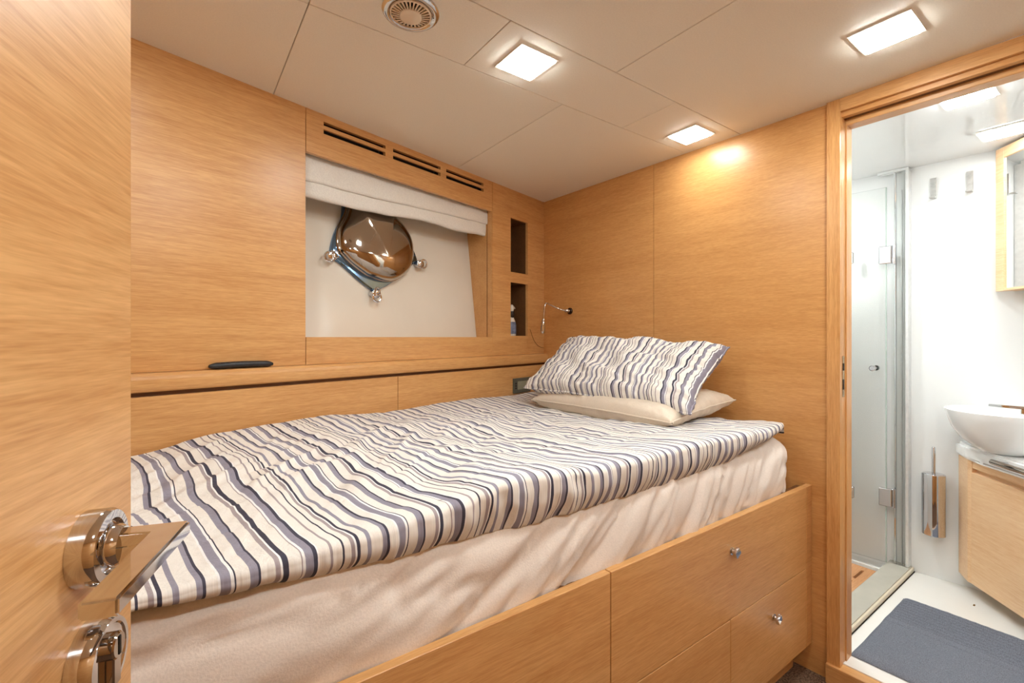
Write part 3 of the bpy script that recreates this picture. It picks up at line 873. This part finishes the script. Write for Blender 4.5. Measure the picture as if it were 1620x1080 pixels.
obj('keyway', B(ra-.0012, ra+.0012, .0180, .0190, zc+.001, zc+.013, fr=K), M_GAP, ck)

# ================================================================== BATHROOM
# vanity on the diagonal wall
VB = Vector((2.775, .466, 0)); VD = Vector((-.73, -.683, 0)); VN = Vector((.683, -.73, 0))
def Vf(a, d, z): return VB + VD*a + VN*d + Vector((0, 0, z))
va = empty('vanity_cabinet'); tag(va, 'pale oak floating washbasin cabinet in the bathroom corner', 'cabinet')
zv0, zv1 = .130, .660
pv = lambda a, d: tuple(Vf(a, d, 0)[:2])
side_l = [tuple((2.858, .508)), pv(0, 0), pv(0, .16)]
bm = prism(nb(), [(2.858, .508), pv(.002, 0.0), pv(.020, .004), pv(.020, .10), (2.862, .34)], zv0, zv1, .001, 1)
obj('side_panel', bm, W_Z if False else W_DIAG, va)
obj('carcass', prism(nb(), [pv(.020, .022), pv(.62, .022), pv(.62, .165), pv(-.04, .165), pv(.02, .10)], zv0+.006, zv1-.001), W_DIAG, va)
obj('top_rail', B(.020, .62, .006, .022, zv1-.034, zv1, .001, 1, fr=Vf), W_DIAG, va)
obj('door', B(.0225, .32, 0, .018, zv0+.002, zv1-.050, .0015, 1, fr=Vf), W_DIAG, va)
obj('door', B(.3225, .62, 0, .018, zv0+.002, zv1-.050, .0015, 1, fr=Vf), W_DIAG, va)
ctp = prism(nb(), [(2.861, .520), pv(-.004, -.012), pv(.10, -.016), pv(.64, -.016), pv(.64, .172), pv(-.05, .172), (2.864, .33)], zv1+.0005, .722, .012, 4)
o = obj('countertop', ctp, M_CERAM, None, True, 40); tag(o, 'thick white countertop on the pale oak vanity', 'countertop')
bc = Vector((2.7148, .3451, 0))
o = obj('basin', lathe(nb(), (bc.x, bc.y, .7225), (0, 0, 1), [(0, 0), (.070, 0), (.078, .004), (.102, .020), (.135, .050), (.160, .092), (.175, .138), (.181, .162), (.181, .1655), (.177, .1665), (.171, .162), (.162, .135), (.140, .085), (.10, .045), (.04, .030), (0, .028)], 72), M_CERAM, None, True, 50)
tag(o, 'round white vessel basin standing on the countertop', 'basin')
# faucet: rises behind the bowl, flat spout reaches over it
ft_ = empty('faucet'); tag(ft_, 'flat chrome mixer tap reaching over the white basin', 'faucet')
fp = Vf(.36, .10, 0)
obj('tap_body', lathe(nb(), (fp.x, fp.y, .7225), (0, 0, 1), [(0, 0), (.024, 0), (.024, .006), (.019, .010), (.018, .19), (.016, .200), (0, .200)], 32), M_CHROME, ft_, True, 40)
tip = Vector((2.600, .372, 0)); d_ = (Vector((tip.x, tip.y, 0)) - Vector((fp.x, fp.y, 0))); Ls = d_.length; d_.normalize(); q_ = Vector((-d_.y, d_.x, 0))
Sf = lambda a, b, z: Vector((fp.x, fp.y, 0)) + d_*a + q_*b + Vector((0, 0, z))
bm = nb(); box(bm, -.01, Ls, -.020, .020, .918, .928, .002, 2, fr=Sf); box(bm, -.01, Ls*.62, -.014, .014, .897, .919, .004, 2, fr=Sf)
obj('spout', bm, M_CHROME, ft_, True, 30)
bm = nb()
hexa(bm, [Sf(.02, -.016, .929), Sf(.05, -.016, .929), Sf(.05, .016, .929), Sf(.02, .016, .929), Sf(.06, -.014, .955), Sf(.105, -.014, .955), Sf(.105, .014, .955), Sf(.06, .014, .955)], .002)
obj('tap_lever', bm, M_CHROME, ft_, True, 30)
# towel ring stub / rounded fitting on the counter's front edge
tb = empty('towel_bar'); tag(tb, 'dark chrome rounded bar on the front edge of the white countertop', 'towel bar')
bm = nb(); tube(bm, [Vf(.20, -.048, .700), Vf(.205, -.052, .700), Vf(.42, -.052, .700), Vf(.425, -.048, .700)], [.006, .011, .011, .006], 18)
obj('bar', bm, M_STEEL, tb, True, 50)
for a in (.225, .40): obj('bracket', tube(nb(), [Vf(a, -.052, .700), Vf(a, -.0165, .700)], .006, 12), M_CHROME, tb, True, 50)
o = obj('plug', lathe(nb(), (2.800, .440, .7225), (0, 0, 1), [(0, 0), (.014, 0), (.016, .004), (.015, .014), (.008, .018), (0, .018)], 24), M_BRONZE, None, True, 40)
tag(o, 'tiny bronze coloured cap on the countertop behind the basin', 'cap')

# mirrored cabinet on the diagonal wall
MB = Vector((2.841, .389, 0))
def Mf(a, d, z): return MB + VD*a + VN*d + Vector((0, 0, z))
mc = empty('mirror_cabinet'); tag(mc, 'mirror fronted bathroom cabinet with pale oak frame at the right edge', 'cabinet')
mz0_, mz1_ = 1.385, 1.990
bm = nb()
box(bm, 0, .040, 0, .018, mz0_, mz1_, .001, 1, fr=Mf)
box(bm, .040, .60, 0, .018, mz1_-.045, mz1_, .001, 1, fr=Mf)
box(bm, .040, .60, 0, .018, mz0_, mz0_+.010, .001, 1, fr=Mf)
obj('frame', bm, W_DIAG, mc)
obj('mirror_glass', B(.040, .60, .006, .012, mz0_+.010, mz1_-.045, fr=Mf), M_MIRROR, mc)
obj('cabinet_box', B(.012, .60, .018, .072, mz0_, mz1_, fr=Mf), W_DIAG, mc)

# toilet brush on the far wall
tbx = empty('toilet_brush'); tag(tbx, 'polished chrome toilet brush holder hung on the white bathroom wall', 'toilet brush')
yc = .583; xw = fx(yc); cxh = xw-.047
obj('holder', lathe(nb(), (cxh, yc, .282), (0, 0, 1), [(0, 0), (.038, 0), (.0425, .004), (.0425, .276), (.0415, .280), (.036, .282), (.030, .280)], 48, .95, 1.0, (1, 0, 0)), M_CHROME, tbx, True, 40)
obj('lid', lathe(nb(), (cxh, yc, .562), (0, 0, 1), [(.036, 0), (.036, .003), (.012, .006), (0, .006)], 40, .95, 1.0, (1, 0, 0)), M_CHROME, tbx, True, 30)
obj('brush_handle', lathe(nb(), (cxh, yc, .565), (0, 0, 1), [(.0068, 0), (.0068, .118), (.0055, .121), (0, .121)], 20), M_CHROME, tbx, True, 40)
obj('wall_bracket', B(cxh+.038, xw-.0005, yc-.015, yc+.015, .46, .51, .002), M_CHROME, tbx)

# two wall hooks
for yy, lb in ((.592, 'flat steel wall hook on the white bathroom wall, the left one of the pair'), (.472, 'flat steel wall hook on the white bathroom wall, the one beside the mirror cabinet')):
    hk = empty('wall_hook'); tag(hk, lb, 'hook', 'steel hooks on the bathroom wall')
    xw = fx(yy)
    M_HOOK = bpy.data.materials.get('brushed_hook_steel') or noisy(mat('brushed_hook_steel', (.62, .61, .59, 1), .3, 1), 60, .1, 0)
    obj('back_plate', B(xw-.010, xw-.0005, yy-.011, yy+.011, 1.835, 1.930, .001, 1), M_HOOK, hk)
    obj('hook_lip', B(xw-.032, xw-.010, yy-.011, yy+.011, 1.835, 1.841, .001, 1), M_HOOK, hk)

# shower glass: hinged door folded back along the far wall, and its wall profile
sg = empty('shower_door'); tag(sg, 'frameless clear glass shower door folded back inside the shower', 'shower door')
fxs = lambda y, o: fx(y) - o
def Sg(y, o, z): return Vector((fx(y)-o, y, z))
def slab(y0, y1, o0, o1, z0, z1, bev=0):
    return box(nb(), y0, y1, o0, o1, z0, z1, bev, 1, fr=Sg)
obj('glass_pane', slab(.752, 1.30, .060, .068, .100, 1.915), M_GLASS, sg)
obj('glass_edge', slab(.748, .752, .060, .068, .100, 1.915), M_GEDGE, sg)
for z in (1.587, .4155):
    h = obj('hinge', slab(.728, .775, .052, .076, z-.042, z+.042, .002), M_CHROME, sg)
    obj('hinge_knuckle', tube(nb(), [Sg(.722, .060, z-.045), Sg(.722, .060, z+.045)], .008, 14), M_CHROME, h, True, 40)
bm = nb(); lathe(bm, Sg(.795, .068, 1.0377), (-1, 0, 0), [(.006, 0), (.006, .010), (.013, .016), (.013, .030), (.010, .033), (0, .033)], 24)
lathe(bm, Sg(.795, .060, 1.0377), (1, 0, 0), [(.006, 0), (.006, .010), (.013, .016), (.013, .030), (.010, .033), (0, .033)], 24)
obj('knob', bm, M_CHROME, sg, True, 40)
for z in (1.589, .4046): obj('clip', slab(.878, .898, .054, .074, z-.028, z+.028, .002), M_CHROME, sg)
sp_ = empty('shower_screen'); tag(sp_, 'narrow fixed glass strip with chrome channels between shower and bathroom wall', 'shower screen')
obj('glass_strip', slab(.684, .722, .030, .040, .096, 1.985), M_GLASS, sp_)
M_ALU = noisy(mat('satin_aluminium', (.78, .79, .78, 1), .38, .6), 60, .05, 0)
obj('wall_channel', slab(.672, .684, .001, .044, .096, 1.985, .001), M_ALU, sp_)
obj('outer_channel', slab(.719, .725, .026, .044, .096, 1.985, .001), M_CHROME, sp_)
obj('head_channel', slab(.672, .790, .022, .044, 1.985, 1.9990, .001), M_ALU, sp_)
obj('back_seal', slab(.700, .704, .014, .028, .096, 1.90, .001), M_ALU, sp_)

# teak grating in the shower
tg = empty('teak_grating'); tag(tg, 'slatted teak grating on the shower floor', 'floor grating')
bm = nb()
gx0, gx1, gy0, gy1 = 1.93, 2.745, .765, 1.42
ny = 12
st = (gy1-gy0)/ny
holes = []
for k in range(1, ny):
    yv = gy0 + st*k
    for m_ in range(5):
        xa = gx0+.055+ m_*.150; holes.append((xa, xa+.115, yv-.006, yv+.006))
A_ = sorted({gx0, gx1, *[h[0] for h in holes], *[h[1] for h in holes]}); Y_ = sorted({gy0, gy1, *[h[2] for h in holes], *[h[3] for h in holes]})
holed(bm, gx0, gx1, gy0, gy1, holes, .034, .054, lambda a, d, z: Vector((a, z, d)))
obj('slatted_board', bm, W_TEAK, tg)
obj('underside', B(gx0+.01, gx1-.01, gy0+.01, gy1-.01, .0285, .0335), M_GAP, tg)

# bath mat with raised ribs
x0, x1, y0, y1 = 1.916, 2.515, -.32, .6185
nx, ny = 260, 110
def matf(i, j):
    x = x0 + (x1-x0)*i/nx; y = y0 + (y1-y0)*j/ny
    ex = min(x-x0, x1-x, .02)/.02; ey = min(y-y0, y1-y, .02)/.02
    e = min(1, max(0, ex))**.5 * min(1, max(0, ey))**.5
    rib = 0
    if x > 2.28: rib = .0045*math.sin((x-2.28)/.0235*2*PI)
    dent = -.004*math.exp(-((x-2.245)/.006)**2)*(1 if y > .12 else .3)
    z = .072 + e*(.012 + rib + dent + .0015*fbm(x*60, y*60, 0, 2))
    xx = x + .004*fbm(y*5, 1, 0, 2); yy = y + .004*fbm(x*6, 4, 0, 2)
    return Vector((xx, yy, z))
bmw = grid_surface('bath_mat', nx, ny, matf, M_MAT)
tag(bmw, 'slate grey ribbed bath mat on the white bathroom floor', 'bath mat')
# floor hatch catch
o = obj('floor_catch', B(2.685, 2.700, .428, .434, .0702, .0720, .0005, 1), M_BRONZE)
tag(o, 'tiny metal catch set in the white bathroom floor near the vanity', 'catch')
